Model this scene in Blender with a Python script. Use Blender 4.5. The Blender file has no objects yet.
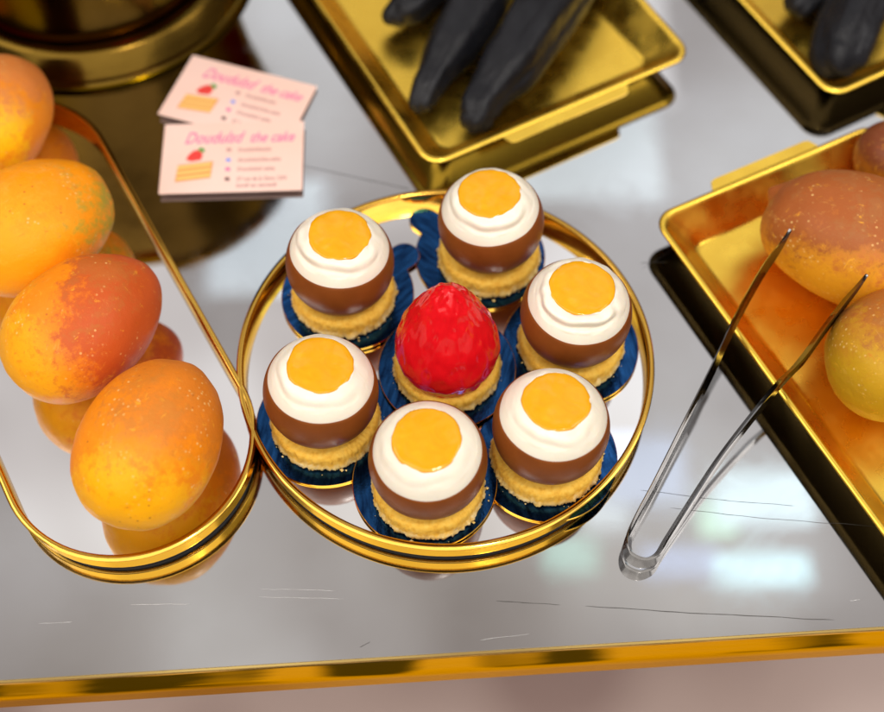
import bpy, bmesh, math, random
from mathutils import Vector, Matrix, noise
PI = math.pi
R = math.radians
S = bpy.context.scene
COL = S.collection

# ---------------------------------------------------------------- camera
ELEV, DIST, FOC = R(59.5), 0.675, 1228.0
FWD = Vector((0, math.cos(ELEV), -math.sin(ELEV)))
UPV = Vector((0, math.sin(ELEV), math.cos(ELEV)))
CAM = -DIST * FWD
cd = bpy.data.cameras.new('camera'); cam = bpy.data.objects.new('camera', cd); COL.objects.link(cam)
cam.location = CAM
cam.rotation_euler = (PI/2 - ELEV, 0, 0)
cd.sensor_width = 36.0; cd.lens = 50.0 * FOC / 1227.8
cd.clip_start = 0.02; cd.clip_end = 50
cd.dof.use_dof = True; cd.dof.focus_distance = 0.615; cd.dof.aperture_fstop = 3.5
S.camera = cam

def at(x, y, z=0.0):
    """real place (metres) of a photograph point that lies at height z"""
    d = FWD + Vector((1, 0, 0)) * ((x-442)/FOC) - UPV * ((y-356)/FOC)
    return CAM + d * ((z - CAM.z) / d.z)

# ---------------------------------------------------------------- world: soft indoor room light
w = bpy.data.worlds.new('World'); S.world = w; w.use_nodes = True
nt = w.node_tree; N = nt.nodes; L = nt.links
N.clear()
out = N.new('ShaderNodeOutputWorld'); bg = N.new('ShaderNodeBackground')
tc = N.new('ShaderNodeTexCoord'); sep = N.new('ShaderNodeSeparateXYZ')
L.new(tc.outputs['Generated'], sep.inputs[0])
rz = N.new('ShaderNodeValToRGB'); cr = rz.color_ramp
cr.elements[0].position = 0.0; cr.elements[0].color = (0.05, 0.035, 0.03, 1)
cr.elements[1].position = 1.0; cr.elements[1].color = (0.66, 0.63, 0.61, 1)
for p, c in ((0.44, (0.05, 0.035, 0.03, 1)), (0.60, (0.12, 0.09, 0.08, 1)), (0.74, (0.34, 0.30, 0.28, 1)),
             (0.84, (0.74, 0.74, 0.75, 1)), (0.92, (0.80, 0.80, 0.81, 1)), (0.962, (0.60, 0.57, 0.54, 1))):
    e = cr.elements.new(p); e.color = c
mz = N.new('ShaderNodeMapRange'); mz.inputs['From Min'].default_value = -1; mz.inputs['From Max'].default_value = 1
L.new(sep.outputs['Z'], mz.inputs['Value']); L.new(mz.outputs[0], rz.inputs['Fac'])
my = N.new('ShaderNodeMapRange'); my.inputs['From Min'].default_value = -0.6; my.inputs['From Max'].default_value = 0.25
my.inputs['To Min'].default_value = 0.85; my.inputs['To Max'].default_value = 1.0
L.new(sep.outputs['Y'], my.inputs['Value'])
nz = N.new('ShaderNodeTexNoise'); nz.inputs['Scale'].default_value = 4.2; nz.inputs['Detail'].default_value = 2.5
L.new(tc.outputs['Generated'], nz.inputs['Vector'])
mn = N.new('ShaderNodeMapRange'); mn.inputs['From Min'].default_value = 0.3; mn.inputs['From Max'].default_value = 0.7
mn.inputs['To Min'].default_value = 0.50; mn.inputs['To Max'].default_value = 1.32
L.new(nz.outputs[0], mn.inputs['Value'])
m1 = N.new('ShaderNodeMath'); m1.operation = 'MULTIPLY'
L.new(my.outputs[0], m1.inputs[0]); L.new(mn.outputs[0], m1.inputs[1])
rt_ = N.new('ShaderNodeValToRGB'); rt_.color_ramp.elements[0].position = 0.36; rt_.color_ramp.elements[0].color = (0.94, 0.86, 0.82, 1)
rt_.color_ramp.elements[1].position = 0.64; rt_.color_ramp.elements[1].color = (0.99, 0.99, 0.985, 1); L.new(nz.outputs[0], rt_.inputs['Fac'])
mc = N.new('ShaderNodeMix'); mc.data_type = 'RGBA'; mc.blend_type = 'MULTIPLY'; mc.inputs['Factor'].default_value = 1
L.new(rz.outputs[0], mc.inputs[6]); L.new(rt_.outputs[0], mc.inputs[7]); L.new(mc.outputs[2], bg.inputs['Color'])
m2 = N.new('ShaderNodeMath'); m2.operation = 'MULTIPLY'; m2.inputs[1].default_value = 1.22
L.new(m1.outputs[0], m2.inputs[0]); L.new(m2.outputs[0], bg.inputs['Strength'])
L.new(bg.outputs[0], out.inputs['Surface'])

# ---------------------------------------------------------------- lamps of the room (ceiling lamps, seen blurred in the mirror top) and added lights
def lamp(name, loc, size, power, color, aim=(0, 0, 0), sy=None):
    l = bpy.data.lights.new(name, 'AREA'); l.energy = power; l.color = color
    l.shape = 'RECTANGLE' if sy else 'DISK'; l.size = size
    if sy: l.size_y = sy
    o = bpy.data.objects.new(name, l); COL.objects.link(o); o.location = loc
    o.rotation_euler = (Vector(aim) - Vector(loc)).to_track_quat('-Z', 'Y').to_euler()
    return o
lamp('ceiling_lamp', (-0.3, -1.7, 2.7), 5.0, 92, (1.0, 0.95, 0.88), sy=3.2)  # broad unseen panel added as soft key, standing in for the ceiling lights
lamp('added_highlight_lamp', (0.30, -0.55, 1.9), 0.16, 8.0, (1.0, 0.95, 0.88))  # unseen lamp added for small crisp highlights
# small cool lamps hung from the ceiling in front: they give the soft blue-white glints in the mirror top
for x_, y_, sx_, sy_, rad_, col_ in ((0.85, 0.98, 0.26, 0.15, 1.1, (0.62, 0.90, 1.0)), (0.82, 0.78, 0.24, 0.08, 1.35, (0.50, 0.90, 1.0)), (0.72, 0.92, 0.10, 0.10, 0.8, (0.5, 1.0, 0.7)),
        (0.54, 1.06, 0.22, 0.20, 0.55, (0.45, 0.65, 1.0)), (0.43, 0.95, 0.12, 0.12, 0.6, (0.7, 0.9, 1.0)), (0.33, 0.82, 0.14, 0.10, 0.5, (0.35, 0.9, 0.75)), (0.61, 0.80, 0.20, 0.08, 0.6, (0.35, 0.55, 1.0)),
        (0.43, 2.17, 0.50, 0.42, 0.62, (0.75, 0.93, 1.0)), (0.55, 2.75, 0.40, 0.8, 0.50, (0.97, 0.98, 1.0)), (-0.52, 1.83, 0.34, 0.42, 0.65, (0.72, 0.90, 1.0))):
    lamp('ceiling_lamp', (x_, y_, 2.4), sx_, 1.25*rad_*PI*sx_*sy_, col_, aim=(x_, y_, 0), sy=sy_)
lamp('ceiling_lamp', (1.9, 0.0, 2.2), 1.2, 12, (1.0, 0.95, 0.9))
lamp('ceiling_lamp', (-2.0, 0.2, 2.3), 1.2, 12, (1.0, 0.95, 0.9))

vs = S.view_settings; vs.view_transform = 'Standard'; vs.look = 'None'; vs.exposure = 0.0; vs.gamma = 1.0; vs.use_curve_mapping = False

# ---------------------------------------------------------------- helpers
def mesh(name, vs_, fs, mats, parent=None, smooth=True, sharp=40, mi=None):
    me = bpy.data.meshes.new(name); me.from_pydata([tuple(v) for v in vs_], [], fs); me.update()
    bm = bmesh.new(); bm.from_mesh(me); bmesh.ops.recalc_face_normals(bm, faces=bm.faces); bm.to_mesh(me); bm.free()
    for m in (mats if isinstance(mats, (list, tuple)) else [mats]): me.materials.append(m)
    for i, p in enumerate(me.polygons):
        p.use_smooth = smooth
        if mi: p.material_index = mi[i]
    if smooth and sharp: me.set_sharp_from_angle(angle=R(sharp))
    o = bpy.data.objects.new(name, me); COL.objects.link(o)
    if parent: o.parent = parent
    return o
def thing(name, label, cat, loc=(0, 0, 0), rz=0.0, group=None, rot=None):
    o = bpy.data.objects.new(name, None); COL.objects.link(o); o.empty_display_size = 0.02
    o.location = loc; o.rotation_euler = rot if rot else (0, 0, rz)
    tag(o, label, cat, group); return o
def tag(o, label, cat, group=None):
    o['label'] = label; o['category'] = cat
    if group: o['group'] = group
    return o
def grid_faces(rows, n, closed=True):
    f = []
    for i in range(rows-1):
        for j in range(n if closed else n-1):
            a, b = i*n+j, i*n+(j+1) % n
            f.append((a, b, b+n, a+n))
    return f
def loft(loops, cap0=True, cap1=True, ring=False):
    n = len(loops[0]); v = [p for lp in loops for p in lp]; f = grid_faces(len(loops), n)
    if ring:
        k = (len(loops)-1)*n
        f += [(k+j, k+(j+1) % n, (j+1) % n, j) for j in range(n)]
    else:
        if cap0: f.append(tuple(range(n)))
        if cap1: f.append(tuple(range((len(loops)-1)*n, len(loops)*n)))
    return v, f
def circle(r, z, n=96, cx=0, cy=0):
    return [Vector((cx+r*math.cos(2*PI*j/n), cy+r*math.sin(2*PI*j/n), z)) for j in range(n)]
def rrect(hx, hy, rad, z, k=8):
    pts = []
    for sx, sy, a0 in ((1, 1, 0), (-1, 1, 90), (-1, -1, 180), (1, -1, 270)):
        for i in range(k+1):
            a = R(a0 + 90*i/k)
            pts.append(Vector((sx*(hx-rad)+rad*math.cos(a), sy*(hy-rad)+rad*math.sin(a), z)))
    return pts
def nz3(p, s, seed=0.0):
    return noise.noise(Vector((p[0]*s+seed*7.3, p[1]*s-seed*3.1, p[2]*s+seed*1.7)))

# ---------------------------------------------------------------- materials
def mat(name, color, rough=0.5, metal=0.0, **kw):
    m = bpy.data.materials.new(name); m.use_nodes = True
    b = m.node_tree.nodes['Principled BSDF']
    b.inputs['Base Color'].default_value = (*color, 1); b.inputs['Roughness'].default_value = rough
    b.inputs['Metallic'].default_value = metal
    for k, v in kw.items(): b.inputs[k.replace('_', ' ')].default_value = v
    return m
def nodes(m): return m.node_tree.nodes, m.node_tree.links, m.node_tree.nodes['Principled BSDF']
def add_noise(m, scale, detail=3, coord='Object', dist=0.0, stretch=None):
    n, l, b = nodes(m)
    t = n.new('ShaderNodeTexCoord'); x = n.new('ShaderNodeTexNoise')
    x.inputs['Scale'].default_value = scale; x.inputs['Detail'].default_value = detail; x.inputs['Distortion'].default_value = dist
    if stretch:
        mp = n.new('ShaderNodeMapping'); mp.inputs['Scale'].default_value = stretch
        l.new(t.outputs[coord], mp.inputs['Vector']); l.new(mp.outputs[0], x.inputs['Vector'])
    else: l.new(t.outputs[coord], x.inputs['Vector'])
    return x
def ramp(m, src, stops):
    n, l, b = nodes(m); r = n.new('ShaderNodeValToRGB'); c = r.color_ramp
    c.elements[0].position, c.elements[0].color = stops[0][0], (*stops[0][1], 1)
    c.elements[1].position, c.elements[1].color = stops[-1][0], (*stops[-1][1], 1)
    for p, col in stops[1:-1]:
        e = c.elements.new(p); e.color = (*col, 1)
    l.new(src, r.inputs['Fac']); return r
def bump(m, src, strength, dist):
    n, l, b = nodes(m); k = n.new('ShaderNodeBump'); k.inputs['Strength'].default_value = strength
    k.inputs['Distance'].default_value = dist; l.new(src, k.inputs['Height']); 
    prev = b.inputs['Normal'].links
    if prev: l.new(prev[0].from_socket, k.inputs['Normal'])
    l.new(k.outputs[0], b.inputs['Normal']); return k
def rough_var(m, src, lo, hi):
    n, l, b = nodes(m); r = n.new('ShaderNodeMapRange'); r.inputs['From Min'].default_value = 0.3; r.inputs['From Max'].default_value = 0.7
    r.inputs['To Min'].default_value = lo; r.inputs['To Max'].default_value = hi
    l.new(src, r.inputs['Value']); l.new(r.outputs[0], b.inputs['Roughness'])
def colour_by(m, scale, stops, detail=4, coord='Object', dist=0.0, stretch=None):
    x = add_noise(m, scale, detail, coord, dist, stretch); r = ramp(m, x.outputs[0], stops)
    nodes(m)[1].new(r.outputs[0], nodes(m)[2].inputs['Base Color']); return x

M = {}
m = M['top'] = mat('mirror_table_top', (0.60, 0.60, 0.61), 0.05, 1.0)
x = colour_by(m, 9, [(0.3, (0.47, 0.46, 0.455)), (0.7, (0.53, 0.53, 0.54))]); x2 = add_noise(m, 22, 7, dist=1.5); rough_var(m, x2.outputs[0], 0.015, 0.095)
x3 = add_noise(m, 14, 2, stretch=(1.0, 3, 1)); bump(m, x3.outputs[0], 0.012, 0.001)
M['scratch_dark'] = mat('scratch_dark', (0.05, 0.045, 0.04), 0.6)
M['scratch_light'] = mat('scratch_light', (0.66, 0.65, 0.64), 0.5)
m = M['gold_edge'] = mat('gold_edge', (0.80, 0.57, 0.20), 0.07, 1.0, Specular_Tint=(0.95, 0.6, 0.12, 1)); x = add_noise(m, 9, 2, stretch=(1, 1, 5)); bump(m, x.outputs[0], 0.10, 0.003)
m = M['gold'] = mat('polished_gold', (0.70, 0.40, 0.065), 0.11, 1.0, Specular_Tint=(1.0, 0.8, 0.4, 1)); x = add_noise(m, 120, 4); rough_var(m, x.outputs[0], 0.08, 0.16)
m = M['tray_gold'] = mat('tray_gold', (0.96, 0.62, 0.08), 0.36, 1.0)
x = add_noise(m, 60, 3); rough_var(m, x.outputs[0], 0.20, 0.38); x3 = add_noise(m, 22, 2); bump(m, x3.outputs[0], 0.12, 0.003)
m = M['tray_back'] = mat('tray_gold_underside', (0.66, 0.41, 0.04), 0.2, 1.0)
m = M['tray_dark'] = mat('tray_dark_underside', (0.075, 0.05, 0.016), 0.25, 1.0, Specular_Tint=(0.3, 0.25, 0.15, 1))  # dark reflection of the surroundings put into the underside colour
m = M['gap_shade'] = mat('black_base', (0.012, 0.01, 0.01), 0.7)
m = M['mirror'] = mat('tray_mirror', (0.95, 0.955, 0.965), 0.02, 1.0)
m = M['pot_gold'] = mat('dark_gold', (0.085, 0.046, 0.010), 0.2, 1.0, Specular_Tint=(0.35, 0.25, 0.08, 1)); x = add_noise(m, 30, 3); bump(m, x.outputs[0], 0.12, 0.004)  # dark reflection of the room put into the gold's base colour
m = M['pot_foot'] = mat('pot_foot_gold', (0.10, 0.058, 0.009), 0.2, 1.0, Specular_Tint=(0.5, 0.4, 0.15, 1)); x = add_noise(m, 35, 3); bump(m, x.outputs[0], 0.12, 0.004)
m = M['floor'] = mat('pinkish_floor', (0.6, 0.46, 0.41), 0.5)
x = add_noise(m, 2.6, 1.0, stretch=(1.2, 0.5, 1)); r1 = ramp(m, x.outputs[0], [(0.40, (0.40, 0.28, 0.25)), (0.50, (0.60, 0.46, 0.41)), (0.65, (0.66, 0.52, 0.47))])
x = add_noise(m, 3.6, 1.5, stretch=(1.3, 0.7, 1)); r2 = ramp(m, x.outputs[0], [(0.47, (0.012, 0.008, 0.007)), (0.53, (0.70, 0.54, 0.46))])  # dark patches painted on the unseen front floor to shade the gold edge's reflection
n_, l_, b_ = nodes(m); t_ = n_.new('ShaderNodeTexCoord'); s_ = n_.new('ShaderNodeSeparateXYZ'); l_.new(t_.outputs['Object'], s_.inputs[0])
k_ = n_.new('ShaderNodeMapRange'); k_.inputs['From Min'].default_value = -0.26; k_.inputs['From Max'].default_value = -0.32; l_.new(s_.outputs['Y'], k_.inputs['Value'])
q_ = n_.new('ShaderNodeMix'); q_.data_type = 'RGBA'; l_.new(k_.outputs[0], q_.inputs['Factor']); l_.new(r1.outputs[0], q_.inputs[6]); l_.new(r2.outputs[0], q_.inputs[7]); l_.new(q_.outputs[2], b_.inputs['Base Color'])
# desserts
m = M['choc'] = mat('milk_chocolate', (0.17, 0.048, 0.014), 0.4, 0, Specular_IOR_Level=0.15)
x = colour_by(m, 70, [(0.3, (0.19, 0.050, 0.009)), (0.7, (0.24, 0.066, 0.012))]); x2 = add_noise(m, 180, 3); rough_var(m, x2.outputs[0], 0.34, 0.46); x3 = add_noise(m, 130, 2); bump(m, x3.outputs[0], 0.10, 0.001)
m = M['cream'] = mat('white_cream', (0.90, 0.83, 0.69), 0.38, 0, Subsurface_Weight=0.25, Subsurface_Scale=0.004)
nodes(m)[2].inputs['Subsurface Radius'].default_value = (1.0, 0.7, 0.4)
x = add_noise(m, 90, 3, dist=1.2); bump(m, x.outputs[0], 0.25, 0.0012)
m = M['yolk'] = mat('yellow_glaze', (0.80, 0.40, 0.01), 0.10, 0, Specular_IOR_Level=0.35)
x = colour_by(m, 110, [(0.3, (0.73, 0.325, 0.002)), (0.6, (0.78, 0.36, 0.003)), (0.8, (0.82, 0.41, 0.006))], 2, dist=1.2); bump(m, x.outputs[0], 0.07, 0.0010)
m = M['cookie'] = mat('golden_cookie', (0.62, 0.33, 0.07), 0.8)
x = add_noise(m, 320, 6); r1 = ramp(m, x.outputs[0], [(0.28, (0.70, 0.34, 0.022)), (0.45, (0.84, 0.48, 0.05)), (0.70, (0.88, 0.56, 0.09))])
r2 = ramp(m, x.outputs[0], [(0.28, (0.80, 0.50, 0.09)), (0.48, (0.90, 0.67, 0.24)), (0.7, (0.92, 0.78, 0.46))])
n_, l_, b_ = nodes(m); t_ = n_.new('ShaderNodeTexCoord'); s_ = n_.new('ShaderNodeSeparateXYZ'); l_.new(t_.outputs['Object'], s_.inputs[0])
x9 = add_noise(m, 140, 3); k9 = n_.new('ShaderNodeMath'); k9.operation = 'MULTIPLY_ADD'; k9.inputs[1].default_value = 0.010; l_.new(x9.outputs[0], k9.inputs[0]); l_.new(s_.outputs['Z'], k9.inputs[2])
k_ = n_.new('ShaderNodeMapRange'); k_.inputs['From Min'].default_value = 0.0115; k_.inputs['From Max'].default_value = 0.0075; l_.new(k9.outputs[0], k_.inputs['Value'])   # the cut, crumbly lower edge is paler
q_ = n_.new('ShaderNodeMix'); q_.data_type = 'RGBA'; l_.new(k_.outputs[0], q_.inputs['Factor']); l_.new(r1.outputs[0], q_.inputs[6]); l_.new(r2.outputs[0], q_.inputs[7]); l_.new(q_.outputs[2], b_.inputs['Base Color'])
bump(m, x.outputs[0], 0.35, 0.0012)
m = M['board'] = mat('navy_foil', (0.020, 0.085, 0.19), 0.14, 0.95)
x = colour_by(m, 60, [(0.32, (0.003, 0.014, 0.055)), (0.68, (0.018, 0.095, 0.28))], 4, stretch=(1, 6, 1)); x2 = add_noise(m, 700, 2); bump(m, x2.outputs[0], 0.12, 0.0004); rough_var(m, x2.outputs[0], 0.10, 0.2)
m = M['berry'] = mat('red_glaze', (0.58, 0.010, 0.012), 0.13, 0, Subsurface_Weight=0.12, Subsurface_Scale=0.004, Specular_IOR_Level=0.3)
x = colour_by(m, 90, [(0.3, (0.66, 0.004, 0.009)), (0.7, (0.76, 0.008, 0.013))], 3); x2 = add_noise(m, 120, 1, dist=0.6); bump(m, x2.outputs[0], 0.10, 0.0016)
m = M['steel'] = mat('stainless_steel', (0.23, 0.225, 0.22), 0.10, 1.0); x = add_noise(m, 80, 3); rough_var(m, x.outputs[0], 0.10, 0.22)
m = M['card'] = mat('pale_pink_card', (0.90, 0.70, 0.63), 0.55); colour_by(m, 14, [(0.3, (0.86, 0.56, 0.46)), (0.7, (0.90, 0.64, 0.56))])
M['pink_ink'] = mat('pink_ink', (0.82, 0.16, 0.36), 0.6)
M['pale_ink'] = mat('rosy_grey_ink', (0.52, 0.27, 0.25), 0.6)
M['blue_ink'] = mat('blue_ink', (0.20, 0.30, 0.80), 0.6)
M['dark_ink'] = mat('dark_ink', (0.15, 0.07, 0.07), 0.6)
M['red_ink'] = mat('red_ink', (0.75, 0.05, 0.04), 0.6)
M['green_ink'] = mat('green_ink', (0.10, 0.32, 0.06), 0.6)
M['cake_ink'] = mat('cake_yellow_ink', (0.90, 0.56, 0.16), 0.6)
M['crust_ink'] = mat('cake_brown_ink', (0.72, 0.28, 0.08), 0.6)
m = M['black'] = mat('matte_black_glaze', (0.020, 0.019, 0.021), 0.5, 0, Specular_IOR_Level=0.22)
x = colour_by(m, 45, [(0.3, (0.006, 0.006, 0.008)), (0.7, (0.015, 0.015, 0.018))], 5, stretch=(1, 0.4, 1)); bump(m, x.outputs[0], 0.35, 0.004); x2 = add_noise(m, 110, 4); rough_var(m, x2.outputs[0], 0.30, 0.55); bump(m, x2.outputs[0], 0.3, 0.0015)

# ---------------------------------------------------------------- floor and table
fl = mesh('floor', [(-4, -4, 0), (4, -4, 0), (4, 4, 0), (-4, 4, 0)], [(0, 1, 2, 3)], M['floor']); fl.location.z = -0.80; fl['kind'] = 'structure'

EDGE_A = math.atan2(0.0263, 0.4250)
table = thing('display_table', 'mirror topped grey display table with polished gold edge under all the trays', 'table', (0.0024, -0.1667, 0), EDGE_A)
# local: x along the front edge, y to the back; front edge of the mirror at y = 0
X0, X1, Y1 = -1.0, 1.0, 1.15
tv = [(X0, 0.0008, -0.006), (X1, 0.0008, -0.006), (X1, Y1, -0.006), (X0, Y1, -0.006), (X0, 0.0008, 0), (X1, 0.0008, 0), (X1, Y1, 0), (X0, Y1, 0)]
tf = [(0, 3, 2, 1), (4, 5, 6, 7), (0, 1, 5, 4), (1, 2, 6, 5), (2, 3, 7, 6), (3, 0, 4, 7)]
tmi = [0]*6
TL = Matrix.Translation(table.location) @ Matrix.Rotation(EDGE_A, 4, 'Z'); TLi = TL.inverted()
def scratch(px, width, m_i):
    pts = [TLi @ at(*p, 0.0) for p in px]
    n = 14; line = []
    for i in range(len(pts)-1):
        for k in range(n):
            t = k/n; p = pts[i].lerp(pts[i+1], t); line.append(p + Vector((0, 0.0004*noise.noise(p*90), 0)))
    line.append(pts[-1])
    b = len(tv)
    for i, p in enumerate(line):
        d = (line[min(i+1, len(line)-1)] - line[max(i-1, 0)]).normalized(); q = Vector((-d.y, d.x, 0))
        ww = width * (0.55 + 0.9*abs(noise.noise(Vector((p.x*260, 3.3+m_i, width*1e4))))) * (0.15 if i in (0, len(line)-1) else 1)
        for s in (-1, 1): tv.append(tuple(p + q*s*ww + Vector((0, 0, 0.00012))))
    for i in range(len(line)-1):
        tf.append((b+2*i, b+2*i+1, b+2*i+3, b+2*i+2)); tmi.append(m_i)
scratch([(585, 606), (690, 613), (834, 620)], 0.00019, 1)
scratch([(496, 601), (560, 605)], 0.00014, 1)
scratch([(640, 490), (720, 500), (795, 506)], 0.00009, 1)
scratch([(670, 508), (770, 519), (884, 527)], 0.00010, 1)
scratch([(300, 165), (360, 178), (410, 189)], 0.00017, 1)
scratch([(640, 263), (668, 262)], 0.00014, 1)
scratch([(640, 270), (700, 232)], 0.00006, 1)
scratch([(360, 647), (370, 642)], 0.00016, 1)
scratch([(258, 589), (335, 591)], 0.00007, 2)
scratch([(258, 597), (344, 599)], 0.00007, 2)
scratch([(38, 624), (72, 622)], 0.00007, 2)
scratch([(130, 605), (190, 604)], 0.00010, 2)
scratch([(850, 601), (860, 600)], 0.00007, 2)
scratch([(480, 640), (530, 634)], 0.00008, 2)
mesh('table_top', tv, tf, [M['top'], M['scratch_dark'], M['scratch_light']], table, smooth=False, mi=tmi)
prof = [(0.0007, -0.007), (0.0007, -0.0005), (-0.0005, -0.0005), (-0.0008, -0.0009), (-0.0008, -0.003), (-0.0008, -0.020), (-0.0008, -0.041), (0.0000, -0.0425), (0.004, -0.043), (0.010, -0.043), (0.010, -0.007)]
ev, n = [], len(prof)
K = 60
for i in range(K+1):
    X = X0 + (X1-X0)*i/K
    for a, b in prof: ev.append((X, a, b))
ef = grid_faces(K+1, n) + [tuple(range(n)), tuple(range(K*n, K*n+n))]
mesh('edge_band', ev, ef, M['gold_edge'], table, sharp=50)

# ---------------------------------------------------------------- mirrored gold trays (round and stadium)
def low_tray(root, path):           # path(inset, z) -> loop of points
    prof = [(0.0040, 0.0046), (0.0005, 0.0046), (0.0001, 0.0048), (0.0, 0.0051), (0.0, 0.0055), (0.0, 0.0095), (0.0, 0.0138), (0.0, 0.0143), (-0.0009, 0.0150), (-0.0010, 0.0158), (0.0, 0.0164),
            (0.0014, 0.0165), (0.0024, 0.0160), (0.0027, 0.0150), (0.0027, 0.0064), (0.0040, 0.0060)]
    v, f = loft([path(a, b) for a, b in prof], ring=True)
    mesh('rim', v, f, M['gold'], root, sharp=55)
    v, f = loft([path(0.0016, 0.0003), path(0.0016, 0.0047)])  # black base set nearly flush so the shadow gap under the rim reads black
    mesh('base', v, f, M['gap_shade'], root)
    v, f = loft([path(0.00275, 0.0058), path(0.00275, 0.0064)])
    mesh('mirror', v, f, M['mirror'], root, sharp=30)
RT = at(445.5, 354, 0.016)
rt = thing('round_tray', 'round mirrored tray with low gold rim holding the seven small desserts', 'tray', (RT.x, RT.y, 0))
low_tray(rt, lambda a, z: circle(0.1105-a, z, 160))
def stadium(rad, ln):
    def path(a, z):
        r, p, k = rad-a, [], 40
        for i in range(k+1): p.append(Vector((r*math.cos(PI+PI*i/k), r*math.sin(PI+PI*i/k), z)))
        for i in range(k+1): p.append(Vector((r*math.cos(PI*i/k), ln + r*math.sin(PI*i/k), z)))
        return p
    return path
ot = thing('oval_tray', 'long oval mirrored tray with low gold rim carrying the row of mangoes', 'tray', (-0.161, -0.060, 0), R(30))
low_tray(ot, stadium(0.0645, 0.195))

# ---------------------------------------------------------------- rectangular gold trays
def rect_tray(label, corner, u, wid, ln, sgn, back, tabs=True):
    """corner: nearest rim corner; u: direction of the short side; long side runs off to sgn * left normal of u"""
    u = Vector((u[0], u[1], 0)).normalized(); v = Vector((-u.y, u.x, 0))*sgn
    c = Vector((corner[0], corner[1], 0)) + u*wid/2 + v*ln/2
    root = thing('gold_tray', label, 'tray', (c.x, c.y, 0), math.atan2(u.y, u.x), 'rectangular gold trays')
    hx, hy = wid/2, ln/2
    pr = [(0.0195, 0.0012, 0.008), (0.0180, 0.0016, 0.009), (0.0045, 0.0172, 0.0115), (0.0035, 0.0184, 0.012), (0.0004, 0.0192, 0.013), (0.0, 0.0200, 0.0135), (0.0006, 0.0210, 0.013),
          (0.0022, 0.0214, 0.012), (0.0036, 0.0208, 0.011), (0.0050, 0.0190, 0.0105), (0.0178, 0.0046, 0.008), (0.0194, 0.0032, 0.0075), (0.0215, 0.0028, 0.007)]
    vv, f = loft([rrect(hx-a, hy-a, r, z) for a, z, r in pr])
    nn = len(rrect(1, 1, .1, 0)); mi = [0]*len(f)
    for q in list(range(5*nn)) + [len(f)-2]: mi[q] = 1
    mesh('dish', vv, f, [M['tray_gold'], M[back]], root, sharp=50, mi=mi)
    if tabs:
        for s in (-1, 1):
            hw = wid*0.235; y0, y1 = hy-0.0006, hy+0.0065
            lo = [(-hw, y0), (hw, y0), (hw-0.003, y1-0.001), (hw-0.006, y1), (-hw+0.006, y1), (-hw+0.003, y1-0.001)]
            vv, f = loft([[Vector((x, s*y, 0.0195)) for x, y in lo], [Vector((x, s*y, 0.0206)) for x, y in lo]])
            mesh('handle_tab', vv, f, M['tray_gold'], root)
    return root
p0, p1 = at(429, 168, 0.021), at(694, 55, 0.021)
rect_tray('bright gold rectangular tray with two long black pastries, behind the round tray', p0, p1-p0, 0.187, 0.30, 1, 'tray_back')
p0, p1 = at(650, 216, 0.021), at(868, 124, 0.021)
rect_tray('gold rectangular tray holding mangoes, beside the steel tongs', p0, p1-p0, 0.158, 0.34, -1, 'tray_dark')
p0 = at(832, 98, 0.021)
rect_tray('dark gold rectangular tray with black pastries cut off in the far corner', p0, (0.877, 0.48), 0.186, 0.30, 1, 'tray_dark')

# ---------------------------------------------------------------- desserts
ZF = 0.0065                       # mirror floor of the round tray
def board(cx, cy, z, tab_deg, label, rad=0.0370, tilt=(0, 0)):
    root = thing('cake_board', label, 'cake board', (cx, cy, z), 0, 'round blue cake boards', rot=(tilt[0], tilt[1], R(tab_deg)))
    def outline(inset, zz):
        p, n = [], 240
        for j in range(n):
            a = -PI + 2*PI*j/n
            r = rad - inset
            td, tr = 0.0405, 0.0088 - inset           # little round tab on +x
            if abs(td*math.sin(a)) < tr and abs(a) < 1:
                r = max(r, td*math.cos(a) + math.sqrt(tr*tr - (td*math.sin(a))**2))
            p.append(Vector((r*math.cos(a), r*math.sin(a), zz)))
        return p
    v, f = loft([outline(0.0003, 0.0), outline(0.0, 0.0002), outline(0.0, 0.0010), outline(0.0003, 0.0012)])
    n = 240
    mi = [1]*(3*n) + [0, 0]
    mesh('foil_disc', v, f, [M['board'], M['gold']], root, mi=mi, sharp=30)
    return root

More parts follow.
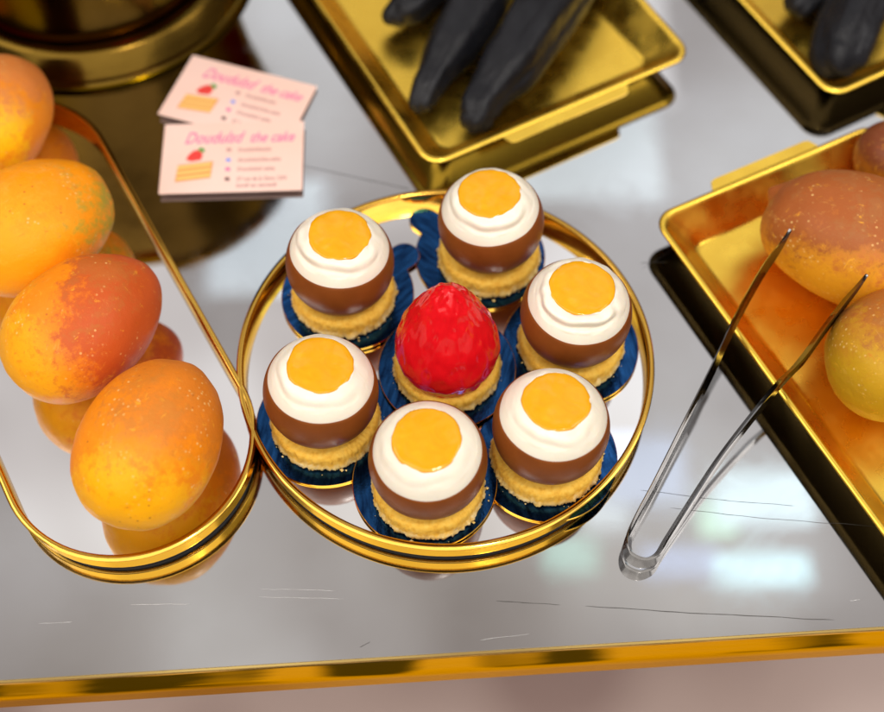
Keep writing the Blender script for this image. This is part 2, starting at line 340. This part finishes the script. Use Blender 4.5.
def cookie(root, rad, h, seed):
    loops, n = [], 150
    n = 300
    prof = [(0.93, 0.0), (0.99, 0.03), (1.02, 0.12), (1.015, 0.25), (1.0, 0.38), (0.99, 0.52), (0.985, 0.66), (0.975, 0.80), (0.955, 0.92), (0.92, 0.98), (0.87, 1.0), (0.6, 1.0), (0.2, 1.0)]
    for k, (a, b) in enumerate(prof):
        lp = []
        for j in range(n):
            t = 2*PI*j/n; p = Vector((rad*a*math.cos(t), rad*a*math.sin(t), h*b))
            d = 1 + 0.018*nz3(p, 100, seed) + 0.018*nz3(p, 420, seed) + 0.020*nz3(p, 1000, seed) + 0.014*nz3(p, 2100, seed) if k < 10 else 1
            if b < 0.35: d += 0.035*max(-0.4, nz3(p, 260, seed+4)) + 0.03*nz3(p, 800, seed+5)
            lp.append(Vector((p.x*d, p.y*d, p.z + (0.0006*nz3(p, 900, seed+2) if 0 < b else 0))))
        loops.append(lp)
    v, f = loft(loops); o = mesh('cookie_base', v, f, M['cookie'], root, sharp=0)
    # loose crumbs that cling round the foot
    rnd = random.Random(int(seed*100)+5); cv, cf = [], []
    for k in range(11):
        t = rnd.uniform(PI, 2*PI) if k < 8 else rnd.uniform(0, 2*PI); q = rad*rnd.uniform(1.01, 1.10); s = rnd.choice((0.0002, 0.0003, 0.0004, 0.0006, 0.0011))
        b = len(cv); c = Vector((q*math.cos(t), q*math.sin(t), s*0.6))
        for dx, dy, dz in ((1, 0, 0), (-1, 0.2, 0), (0, 1, 0), (0.1, -1, 0), (0, 0, 0.9), (0, 0, -0.6)):
            cv.append(c + Vector((dx, dy, dz))*s*rnd.uniform(0.7, 1.2))
        for q4 in ((0, 2, 4), (2, 1, 4), (1, 3, 4), (3, 0, 4), (2, 0, 5), (1, 2, 5), (3, 1, 5), (0, 3, 5)): cf.append(tuple(b+i for i in q4))
    o2 = mesh('crumbs', cv, cf, M['cookie'], root, smooth=False); o2['kind'] = 'stuff'
    return o

def egg(label, px, py, rp, seed, tilt, swirl_, tab, blabel, bz=0.0, bd=(0, 0), yol=(0, 0), sa=4.4):
    zc = 0.0415 - ZF; swirl = swirl_*0.60
    c = at(px, py, ZF + zc); r = 0.0290
    board(c.x+bd[0], c.y+bd[1], ZF + 0.0001 + bz, tab, blabel)
    zb = ZF + 0.0014 + bz
    root = thing('egg_dessert', label, 'dessert', (c.x, c.y, zb), 0, 'chocolate egg desserts round the red one')
    H = 0.0118; cookie(root, 0.0284, H, seed)
    top = thing_inner = Matrix.Translation((0, 0, ZF+zc-zb)) @ Matrix.Rotation(tilt[0], 4, 'X') @ Matrix.Rotation(tilt[1], 4, 'Y')
    n = 128; lat0 = R(23.0)
    # chocolate shell: bowl with a thin lip
    loops = []
    bot = -math.acos(0.70)
    seq = [(bot + (lat0-bot)*i/28, 1.0) for i in range(29)] + [(lat0+0.012, 0.992), (lat0+0.006, 0.975), (lat0-0.1, 0.955)]
    zcut = H + 0.0004 - (ZF+zc-zb)
    for la, k in seq:
        lp = []
        for j in range(n):
            t = 2*PI*j/n; wob = 0.018*nz3((math.cos(t), math.sin(t), 0), 1.3, seed) * max(0, (la-bot)/(lat0-bot))**4
            l2 = la + wob; rr = r*k*(1+0.004*nz3((math.cos(t), math.sin(t), la), 2.0, seed+3))
            p = top @ Vector((rr*math.cos(l2)*math.cos(t), rr*math.cos(l2)*math.sin(t), rr*math.sin(l2)))
            if p.z < H-0.0012: p.z = H-0.0012
            lp.append(p)
        loops.append(lp)
    v, f = loft(loops, cap0=True, cap1=False); mesh('chocolate_shell', v, f, M['choc'], root, sharp=60)
    # cream dome with a smeared, folded edge round the yolk
    def yr(t): return r*(0.575 + 0.030*nz3((math.cos(t), math.sin(t), 0.3), 1.1, seed+8) + 0.012*nz3((math.cos(t), math.sin(t), 0.3), 4, seed+8))
    loops, rows = [], 40
    for i in range(rows+1):
        s = i/rows; lp = []
        for j in range(n):
            t = 2*PI*j/n; ct, st = math.cos(t), math.sin(t)
            if s < 0.72:
                la = lat0 - 0.05 + (R(53.5)-lat0+0.05)*s/0.72
                rr = r*0.984*(1+0.006*nz3((ct, st, la*2), 2.2, seed))
                q, z = rr*math.cos(la), rr*math.sin(la)
                nrm = Vector((math.cos(la)*ct, math.cos(la)*st, math.sin(la)))
            else:
                k = (s-0.72)/0.28; q0 = r*0.984*math.cos(R(53.5)); z0 = r*0.984*math.sin(R(53.5))
                q = q0 + (yr(t)*0.93-q0)*k; z = z0 + r*(0.022*math.sin(min(1, k*1.2)*PI/2) - 0.05*max(0, k-0.6)); nrm = Vector((0, 0, 1))
            # ridge left by the palette knife
            mid = 0.60 + 0.16*nz3((ct, st, 1), 1.2, seed+5); wd = 0.105
            amp = swirl * max(0.0, 0.02 + 0.85*math.cos(t - sa) + 0.55*nz3((ct, st, 0), 1.6, seed+6))
            e = amp*math.exp(-((s-mid)/wd)**2) - 0.45*amp*math.exp(-((s-mid+0.16)/0.06)**2)
            e += 0.15*(0.35+swirl)*nz3((ct*r, st*r, s*r), 110, seed+1) if 0.3 < s < 0.97 else 0
            p = Vector((q*ct, q*st, z)) + nrm*(e*0.0042)
            lp.append(top @ p)
        loops.append(lp)
    v, f = loft(loops, cap0=False, cap1=True); mesh('cream_dome', v, f, M['cream'], root, sharp=0)
    # yolk: thin domed pool
    loops = []; z0 = r*0.984*math.sin(R(53.5)) + r*0.022
    for i in range(15):
        k = i/14; lp = []
        for j in range(n):
            t = 2*PI*j/n; q = yr(t)*math.cos(k*PI/2*0.985) if k > 0 else yr(t)
            zz = z0 - 0.0009 + 0.0022*math.sin(k*PI/2)**0.55 + 0.0003*nz3((q*math.cos(t), q*math.sin(t), 0), 150, seed)
            lp.append(top @ Vector((q*math.cos(t)+yol[0], q*math.sin(t)+yol[1], zz)))
        loops.append(lp)
    v, f = loft(loops, cap0=True, cap1=True); mesh('yolk', v, f, M['yolk'], root, sharp=0)
    return root
A = 'chocolate egg dessert '
B = 'blue foil cake board '
egg(A+'at the left of the back pair, below the pink cards', 340, 262, 54, 1.1, (R(-3), R(3)), 0.9, 40, B+'with lobed tab beside the egg below the pink cards', 0.0013, (0.002, 0.001))
egg(A+'farthest back, next to the black pastry tray', 491, 221, 53, 2.3, (R(-2), R(-4)), 0.8, 142, B+'with lobed tab at the back rim, under the farthest dessert', 0.0, (-0.005, 0.001))
egg(A+'with thick folded cream at the right rim of the round tray', 576, 313, 55, 3.7, (R(0), R(2)), 1.7, 100, B+'under the dessert at the right rim with folded cream', 0.0013, (0.0, 0.0))
egg(A+'at the left rim of the round tray, nearest the oval tray', 321, 391, 56.5, 4.2, (R(-4), R(4)), 0.35, 80, B+'under the dessert at the left rim nearest the oval tray', 0.0, (0.0, 0.0))
egg(A+'nearest the viewer at the front rim of the round tray', 428, 460, 58.5, 5.9, (R(2), R(-1)), 0.15, 95, B+'under the nearest dessert at the front rim', 0.0013, (-0.002, 0.004))
egg(A+'at the front right, nearest the bend of the tongs', 551, 426, 57, 6.4, (R(-3), R(2)), 0.3, 110, B+'under the front right dessert nearest the bend of the tongs', 0.0, (0.0, 0.0))

bc = at(447, 366, 0.012)
board(bc.x, bc.y, ZF+0.0027, 75, B+'in the middle of the round tray under the red dessert')
zb = ZF + 0.0040
rd = thing('berry_dessert', 'glossy bumpy red strawberry shaped dessert on a cookie in the middle of the round tray', 'dessert', (bc.x, bc.y, zb))
cookie(rd, 0.0284, 0.0100, 9.2)
loops, n = [], 240
pits = []
for k in range(150):
    zz = 1 - 2*(k+0.5)/150; an = k*2.399963
    pits.append(Vector((math.sqrt(1-zz*zz)*math.cos(an), math.sqrt(1-zz*zz)*math.sin(an), zz)))
for i in range(141):
    la = -0.62 + (PI/2 + 0.62 - 0.015)*i/140; lp = []
    for j in range(n):
        t = 2*PI*j/n; d = Vector((math.cos(la)*math.cos(t), math.cos(la)*math.sin(t), math.sin(la)))
        sh = 1.0 if la < 0 else 1 - 0.40*math.sin(la)**1.25
        bumpv = 0.018*nz3(d, 2.6, 1) + 0.019*nz3(d, 6.0, 2)
        dm = min((d-q).length_squared for q in pits)
        bumpv -= 0.013*math.exp(-dm/0.0028)
        rr = 0.0273*(1+bumpv)
        zz = d.z*rr*(1.84 if la > 0 else 1.15)
        lp.append(Vector((d.x*rr*sh, d.y*rr*sh, max(0.0090, 0.0245 + zz))))
    loops.append(lp)
v, f = loft(loops); mesh('red_glaze', v, f, M['berry'], rd, sharp=0)

# ---------------------------------------------------------------- mangoes
def mango_mat(heading, semi, low, mid, blush, bdir, ldir, bloom, seed, bth=0.35):
    """skin: mid colour, ripe low colour towards ldir, blush towards bdir (world directions), dusty bloom in patches, pale and dark lenticels"""
    m = mat('mango_skin', mid, 0.5, 0, Subsurface_Weight=0.06, Subsurface_Scale=0.006, Specular_IOR_Level=0.22)
    n, l, b = nodes(m); rot = Matrix.Rotation(-heading, 3, 'Z')
    t = n.new('ShaderNodeTexCoord'); ctr = n.new('ShaderNodeMapping'); ctr.inputs['Location'].default_value = (0, 0, -1.0)
    ctr.inputs['Scale'].default_value = (1/semi[0], 1/semi[1], 1/semi[2]); l.new(t.outputs['Object'], ctr.inputs['Vector'])
    mp = n.new('ShaderNodeMapping'); mp.inputs['Location'].default_value = (seed, seed*2, 0); l.new(t.outputs['Object'], mp.inputs['Vector'])
    def noi(scale, det, ro=0.6, dist=0.0):
        x = n.new('ShaderNodeTexNoise'); x.inputs['Scale'].default_value = scale; x.inputs['Detail'].default_value = det; x.inputs['Roughness'].default_value = ro
        x.inputs['Distortion'].default_value = dist; l.new(mp.outputs[0], x.inputs['Vector']); return x.outputs[0]
    def ma(op, a_, b_, c_=None):
        k = n.new('ShaderNodeMath'); k.operation = op
        for i, q in enumerate((a_, b_, c_)):
            if q is None: continue
            if isinstance(q, (int, float)): k.inputs[i].default_value = q
            else: l.new(q, k.inputs[i])
        return k.outputs[0]
    def dotp(d):
        k = n.new('ShaderNodeVectorMath'); k.operation = 'DOT_PRODUCT'; k.inputs[1].default_value = (rot @ Vector(d)).normalized(); l.new(ctr.outputs[0], k.inputs[0]); return k.outputs['Value']
    def step(v_, lo, hi, top=1.0):
        k = n.new('ShaderNodeMapRange'); k.interpolation_type = 'SMOOTHSTEP'; k.inputs['From Min'].default_value = lo; k.inputs['From Max'].default_value = hi; k.inputs['To Max'].default_value = top
        l.new(v_, k.inputs['Value']); return k.outputs[0]
    def mix(f, a_, b_):
        k = n.new('ShaderNodeMix'); k.data_type = 'RGBA'; l.new(f, k.inputs['Factor'])
        for i, q in ((6, a_), (7, b_)):
            if isinstance(q, tuple): k.inputs[i].default_value = (*q, 1)
            else: l.new(q, k.inputs[i])
        return k.outputs[2]
    big, med, fine = noi(26, 4, 0.6, 0.5), noi(75, 6, 0.65), noi(220, 8, 0.7)
    wob = ma('MULTIPLY_ADD', ma('ADD', ma('ADD', big, ma('MULTIPLY', med, 0.7)), ma('MULTIPLY', fine, 0.95)), 1.9, -2.52)
    c = mix(step(ma('ADD', dotp(ldir), wob), 0.05, 0.75), mid, low)
    c = mix(step(ma('ADD', dotp(bdir), wob), bth-0.35, bth+0.35, 0.95), c, blush)
    c = mix(step(ma('ADD', dotp((0.1, 0.35, 1)), ma('MULTIPLY', wob, 1.3)), 0.75, 1.5, 0.34), c, bloom)
    vo = n.new('ShaderNodeTexVoronoi'); vo.inputs['Scale'].default_value = 330; l.new(mp.outputs[0], vo.inputs['Vector'])
    f = ma('MULTIPLY', step(vo.outputs['Distance'], 0.30, 0.12, 0.55), step(noi(48, 3), 0.50, 0.62)); c = mix(f, c, (0.88, 0.60, 0.22))
    v2 = n.new('ShaderNodeTexVoronoi'); v2.inputs['Scale'].default_value = 240; l.new(mp.outputs[0], v2.inputs['Vector'])
    f = ma('MULTIPLY', step(v2.outputs['Distance'], 0.22, 0.08, 0.6), step(noi(40, 2), 0.55, 0.66)); c = mix(f, c, (0.34, 0.08, 0.014))
    f = step(noi(60, 9, 0.75, 2.5), 0.58, 0.72, 0.40); c = mix(f, c, (0.80, 0.46, 0.12))       # scuffs
    f = step(noi(150, 5, 0.7, 1.0), 0.60, 0.70, 0.5); c = mix(f, c, (0.92, 0.46, 0.03)); f = step(noi(120, 6, 0.7, 0.5), 0.62, 0.72, 0.45); c = mix(f, c, (0.62, 0.13, 0.012))
    l.new(c, b.inputs['Base Color'])
    bump(m, med, 0.30, 0.0020); bump(m, fine, 0.25, 0.0008); rough_var(m, med, 0.34, 0.62)
    return m
def mango(label, px, py, zc, semi, heading, skin, floor_z, seed, taper=0.12, tilt=0.0, nub=0.0):
    c = at(px, py, zc); a, b, h = semi; material = mango_mat(heading, semi, *skin)
    nu, nv = 72, 56; v = []
    for i in range(1, nu):
        u = -PI/2 + PI*i/nu
        for j in range(nv):
            t = 2*PI*j/nv; X = math.sin(u); rr = math.cos(u)**0.92
            k = 1 - taper*X - 0.03*X*X
            p = Vector((a*X, b*rr*math.cos(t)*k + 0.05*b*(1-X*X)*1.0, h*rr*math.sin(t)*k))
            d = Vector((X, rr*math.cos(t), rr*math.sin(t)))
            p *= 1 + 0.040*nz3(d, 1.3, seed) + 0.012*nz3(d, 3.2, seed) + 0.004*nz3(d, 7, seed)
            if nub: p.x -= a*nub*math.exp(-((p.y-0.25*b)**2+(p.z-0.1*h)**2)/(0.0052**2)) if X < 0 else 0
            v.append(p)
    f = grid_faces(nu-1, nv); v += [Vector((-a*0.99, 0, 0)), Vector((a*0.985, 0, 0))]
    L0, L1 = len(v)-2, len(v)-1; b0 = (nu-2)*nv
    f += [(L0, (j+1) % nv, j) for j in range(nv)] + [(L1, b0+j, b0+(j+1) % nv) for j in range(nv)]
    rm = Matrix.Rotation(tilt, 3, 'Y')
    v = [rm @ q for q in v]
    zmin = min(q.z for q in v)
    v = [q - Vector((0, 0, zmin)) for q in v]
    o = mesh('mango', v, f, material, sharp=0)
    o.location = (c.x, c.y, floor_z); o.rotation_euler = (0, 0, heading)
    return tag(o, label, 'mango', 'mangoes on the trays')
YEL, ORA, RED, DUS, GRN = (0.94, 0.42, 0.003), (0.86, 0.25, 0.005), (0.56, 0.085, 0.016), (0.42, 0.19, 0.035), (0.40, 0.32, 0.03)
mango('yellow orange mango nearest the viewer in the front end of the oval tray', 155, 447, 0.034, (0.0450, 0.0345, 0.0315), R(73), (YEL, ORA, (0.70, 0.20, 0.016), (0.5, 0.75, 0.3), (0.0, -0.8, -0.15), DUS, 0.3, 0.25), ZF, 1.0, 0.06)
mango('orange mango with a red blush on its right, second from the front end', 86, 331, 0.034, (0.0455, 0.0350, 0.031), R(52), ((0.92, 0.38, 0.005), (0.84, 0.24, 0.007), RED, (0.9, 0.1, 0.35), (-0.6, -0.6, 0.0), DUS, 1.7, 0.2), ZF, 2.0, 0.07)
mango('orange mango with greenish right edge, third from the front end', 38, 230, 0.034, (0.045, 0.0365, 0.031), R(45), ((0.94, 0.36, 0.005), (0.90, 0.30, 0.006), GRN, (0.95, 0.25, -0.1), (-0.2, -0.8, 0.2), (0.72, 0.30, 0.05), 2.9, 0.85), ZF, 3.0, 0.05)
mango('blurred orange mango farthest back in the oval tray by the pot', -2, 116, 0.034, (0.040, 0.033, 0.029), R(75), ((0.95, 0.50, 0.004), (0.86, 0.27, 0.010), (0.70, 0.22, 0.05), (0.3, 0.7, 0.6), (-0.1, -0.8, 0.35), (0.62, 0.26, 0.08), 4.1, 0.3), ZF, 4.0)
mango('dusky red mango lying at the back of the gold tray by the tong tips', 862, 244, 0.036, (0.055, 0.0385, 0.033), R(-28), ((0.72, 0.30, 0.012), (0.55, 0.17, 0.025), (0.36, 0.095, 0.022), (-0.1, 0.6, 0.8), (-0.3, -0.8, -0.1), (0.34, 0.17, 0.06), 5.3, 0.15), 0.003, 5.0, 0.03, 0.0, 0.10)
mango('olive orange mango at the right picture edge in the gold tray', 905, 352, 0.034, (0.042, 0.034, 0.031), R(35), ((0.54, 0.30, 0.010), (0.50, 0.23, 0.015), (0.42, 0.12, 0.02), (0.2, 0.7, 0.7), (-0.3, -0.7, 0.0), (0.32, 0.20, 0.05), 6.1, 0.5), 0.003, 6.0)
mango('small brownish mango mostly cut off in the far corner behind the dusky red mango', 902, 148, 0.030, (0.025, 0.022, 0.020), R(25), ((0.36, 0.12, 0.010), (0.28, 0.07, 0.012), (0.18, 0.045, 0.015), (-0.1, 0.6, 0.8), (-0.3, -0.8, -0.1), (0.24, 0.10, 0.04), 7.3, 0.1), 0.003, 7.0)

# ---------------------------------------------------------------- black banana shaped pastries
def black_pastry(label, pts, radii, seed):
    P = [at(x, y, z) for x, y, z in pts]; base = P[0].copy(); base.z = 0.003
    # Catmull-Rom
    C, RR = [], []
    for i in range(len(P)-1):
        a, b, c, d = P[max(i-1, 0)], P[i], P[i+1], P[min(i+2, len(P)-1)]
        for k in range(12):
            t = k/12
            C.append(0.5*((2*b) + (c-a)*t + (2*a-5*b+4*c-d)*t*t + (3*b-a-3*c+d)*t**3)); RR.append(radii[i]+(radii[i+1]-radii[i])*(t*t*(3-2*t)))
    C.append(P[-1]); RR.append(radii[-1])
    loops, n = [], 80
    for i, c in enumerate(C):
        d = (C[min(i+1, len(C)-1)]-C[max(i-1, 0)]).normalized(); s = d.cross(Vector((0, 0, 1))).normalized(); u = s.cross(d)
        lp = []
        for j in range(n):
            t = 2*PI*j/n
            k = 1 + 0.060*math.cos(5*t + seed) + 0.05*nz3((math.cos(t), math.sin(t), i*0.10), 1.5, seed) + 0.035*nz3((math.cos(t), math.sin(t), i*0.3), 3, seed) - 0.05*max(0, nz3((2.2*math.cos(t), 2.2*math.sin(t), i*0.05), 2.2, seed+9))
            lp.append(c + (s*math.cos(t) + u*math.sin(t))*RR[i]*k - base)
        loops.append(lp)
    v, f = loft(loops); o = mesh('black_pastry', v, f, M['black'], sharp=0); o.location = base
    return tag(o, label, 'pastry', 'black banana shaped pastries')
black_pastry('thick black banana shaped pastry nearest the bright middle of the gold tray', [(474, 126, .012), (476, 118, .017), (483, 101, .021), (512, 62, .025), (545, 14, .026), (585, -45, .025), (600, -90, .02), (606, -100, .018)], [.0075, .0100, .0125, .0185, .0205, .019, .010, .004], 1)
black_pastry('black banana shaped pastry with shiny flecks beside the thickest one', [(421, 108, .011), (422, 100, .015), (432, 78, .020), (455, 40, .024), (482, -5, .025), (505, -60, .024), (515, -95, .018), (518, -105, .016)], [.0065, .0085, .0105, .0165, .018, .0165, .009, .004], 2)
black_pastry('black pastry tip cut off by the top of the photo, leftmost in the tray', [(393, 24, .012), (396, 16, .016), (412, 2, .020), (440, -30, .023), (462, -65, .023), (478, -100, .018), (482, -108, .015)], [.0060, .0095, .0130, .0155, .0155, .009, .004], 3)
black_pastry('blunt black pastry in the far corner tray, cut by the photo edge', [(836, 68, .013), (838, 58, .018), (848, 30, .024), (868, -15, .026), (895, -60, .024), (905, -85, .018)], [.0120, .0175, .0195, .0205, .0175, .006], 4)
black_pastry('small black pastry tip at the top edge in the far corner tray', [(792, 14, .012), (800, 4, .016), (822, -22, .022), (848, -60, .022), (862, -85, .016)], [.0065, .0105, .0150, .0150, .005], 5)

# ---------------------------------------------------------------- tongs
def strip(root_name, label, pts):
    """pts: (px, py, z of centre, height of the strip)"""
    P = [(at(x, y, z), h) for x, y, z, h in pts]; base = at(640, 555, 0)
    C = []
    for i in range(len(P)-1):
        a, b, c, d = P[max(i-1, 0)], P[i], P[i+1], P[min(i+2, len(P)-1)]
        for k in range(10):
            t = k/10; f = lambda A_, B_, C_, D_: 0.5*((2*B_) + (C_-A_)*t + (2*A_-5*B_+4*C_-D_)*t*t + (3*B_-A_-3*C_+D_)*t**3)
            C.append((f(a[0], b[0], c[0], d[0]), (1 + 0.34*min(1, max(0, abs(i+t-12)-2)/3))*f(a[1], b[1], c[1], d[1])))
    C.append(P[-1])
    loops = []
    for i, (c, h) in enumerate(C):
        d = C[min(i+1, len(C)-1)][0]-C[max(i-1, 0)][0]; d.z = 0; d.normalize(); s = Vector((-d.y, d.x, 0)); th = 0.0007
        h = max(h, 0.0004); e = 0.15*h; c = c - base
        bow = 0.0022*min(1, h/0.012)                  # strip is slightly dished across its width
        lp = [c+s*th+Vector((0, 0, -h/2+e)), c+s*(th+bow), c+s*th+Vector((0, 0, h/2-e)), c+Vector((0, 0, h/2)), c-s*th+Vector((0, 0, h/2-e)), c-s*(th-bow), c-s*th+Vector((0, 0, -h/2+e)), c+Vector((0, 0, -h/2))]
        loops.append(lp)
    v, f = loft(loops); o = mesh(root_name, v, f, M['steel'], sharp=50); o.location = base
    return tag(o, label, 'tongs')
strip('serving_tongs', 'stainless steel serving tongs leaning on the gold tray of mangoes', [
    (790, 230, .059, .0014), (779, 247, .052, .0055), (762, 270, .045, .0105), (743, 303, .0385, .0125), (730, 328, .0345, .0105), (721, 348, .032, .0075),
    (704, 383, .0275, .0098), (677, 437, .0215, .0118), (652, 487, .0160, .0126), (634, 521, .0115, .0136), (626, 541, .0094, .0142), (629, 556, .0089, .0148), (643, 563, .0087, .0152), (658, 558, .0088, .0148), (669, 541, .0100, .0142),
    (688, 511, .0145, .0134), (718, 465, .0215, .0124), (748, 425, .0280, .0110), (780, 386, .0340, .0090), (794, 371, .0358, .0072), (806, 358, .0380, .0095), (826, 330, .042, .0108), (846, 304, .048, .0090), (859, 287, .054, .0050), (867, 275, .059, .0014)])

# ---------------------------------------------------------------- business cards
def text_mesh(parent, body, size, x, y, z, m, shear=0.0, width=None, name='lettering'):
    c = bpy.data.curves.new('lettering', 'FONT'); c.body = body; c.size = size; c.shear = shear; c.extrude = 0.00003; c.offset = 0.00012; c.resolution_u = 3
    t = bpy.data.objects.new('tmp', c); COL.objects.link(t)
    bpy.context.view_layer.update(); dg = bpy.context.evaluated_depsgraph_get()
    me = bpy.data.meshes.new_from_object(t.evaluated_get(dg)); bpy.data.objects.remove(t)
    xs = [q.co.x for q in me.vertices]
    k = width/(max(xs)-min(xs)) if width else 1
    me.transform(Matrix.Diagonal((k, 1, 1, 1))); me.materials.clear(); me.materials.append(m)
    o = bpy.data.objects.new(name, me); COL.objects.link(o); o.parent = parent; o.location = (x, y, z); return o
def flat(parent, name, poly, z, m):
    n = len(poly); v = [Vector((x, y, z)) for x, y in poly] + [Vector((x, y, z+0.00005)) for x, y in poly]
    f = [tuple(range(n)), tuple(range(n, 2*n))] + [(i, (i+1) % n, n+(i+1) % n, n+i) for i in range(n)]
    return mesh(name, v, f, m, parent, smooth=False)
def card(label, c, xdir, z, tilt, sx=1.0):
    root = thing('business_card', label, 'business card', (c.x, c.y, z), 0, 'pink business cards', rot=(tilt[0], tilt[1], math.atan2(xdir.y, xdir.x)))
    hx, hy = 0.0425*sx, 0.0265
    v, f = loft([rrect(hx, hy, 0.0006, 0, 3), rrect(hx, hy, 0.0006, 0.0004, 3)]); mesh('card_stock', v, f, M['card'], root, smooth=False)
    Z = 0.00046
    text_mesh(root, 'Doudulsd', 0.0125, -0.0300, 0.0110, Z, M['pink_ink'], 0.45, 0.0365)
    text_mesh(root, 'the cake', 0.0110, 0.0095, 0.0110, Z, M['pink_ink'], 0.45, 0.0270)
    cake = flat(root, 'cake_picture', [(-0.0335, -0.0180), (-0.0125, -0.0155), (-0.0115, -0.0030), (-0.0325, -0.0055)], Z, M['crust_ink'])
    for k in range(3):
        y0 = -0.0168 + k*0.0040
        flat(cake, 'layer', [(-0.0328, y0), (-0.0127, y0+0.0024), (-0.0125, y0+0.0048), (-0.0326, y0+0.0024)], Z+0.00008, M['cake_ink'])
    sb = flat(root, 'strawberry_picture', [(-0.0280, -0.0012), (-0.0250, -0.0028), (-0.0190, -0.0018), (-0.0180, 0.0022), (-0.0200, 0.0058), (-0.0235, 0.0055), (-0.0265, 0.0025)], Z, M['red_ink'])
    flat(sb, 'leaf', [(-0.0215, 0.0058), (-0.0175, 0.0035), (-0.0168, 0.0062), (-0.0195, 0.0080)], Z+0.00008, M['green_ink'])
    rows = [('Doudulsdthecake', 'pale_ink', 0.0040, 0.020), ('doudulsd.the.cake', 'blue_ink', -0.0038, 0.026), ('Doudulsd cake', 'pink_ink', -0.0108, 0.0225), ('27 rue de la Gare 1204', 'dark_ink', -0.0182, 0.030)]
    for body, ink, y, wd in rows:
        flat(root, 'icon', [(-0.0040, y+0.0004), (-0.0040+0.0030, y), (-0.0010, y+0.0026), (-0.0038, y+0.0028)], Z, M[ink])
        text_mesh(root, body, 0.0040, 0.0030, y, Z, M['pale_ink'], 0.1, wd)
    text_mesh(root, 'lundi au samedi', 0.0040, 0.0030, -0.0230, Z, M['pale_ink'], 0.1, 0.024)
    return root
c1 = [at(*p, .004) for p in ((161, 191), (303, 187), (303, 124), (163, 127))]
card('pink business card lying square on top, in front of the tilted one', sum(c1, Vector())/4, c1[1]-c1[0], 0.0036, (R(1.0), 0))
c2 = [at(*p, .004) for p in ((160, 112), (183, 53), (316, 86), (294, 146))]
card('pink business card turned askew, partly under the straight one', sum(c2, Vector())/4, c2[2]-c2[1], 0.0024, (R(-1.2), R(0.3)))

# ---------------------------------------------------------------- pot at the far left corner
pot = thing('golden_pot', 'big dark gold round pot with ringed foot in the far left corner', 'pot', (-0.235, 0.302, 0))
def lathe(name, prof, m, n=128): 
    v, f = loft([circle(r, z, n) for r, z in prof]); return mesh(name, v, f, m, pot, sharp=35)
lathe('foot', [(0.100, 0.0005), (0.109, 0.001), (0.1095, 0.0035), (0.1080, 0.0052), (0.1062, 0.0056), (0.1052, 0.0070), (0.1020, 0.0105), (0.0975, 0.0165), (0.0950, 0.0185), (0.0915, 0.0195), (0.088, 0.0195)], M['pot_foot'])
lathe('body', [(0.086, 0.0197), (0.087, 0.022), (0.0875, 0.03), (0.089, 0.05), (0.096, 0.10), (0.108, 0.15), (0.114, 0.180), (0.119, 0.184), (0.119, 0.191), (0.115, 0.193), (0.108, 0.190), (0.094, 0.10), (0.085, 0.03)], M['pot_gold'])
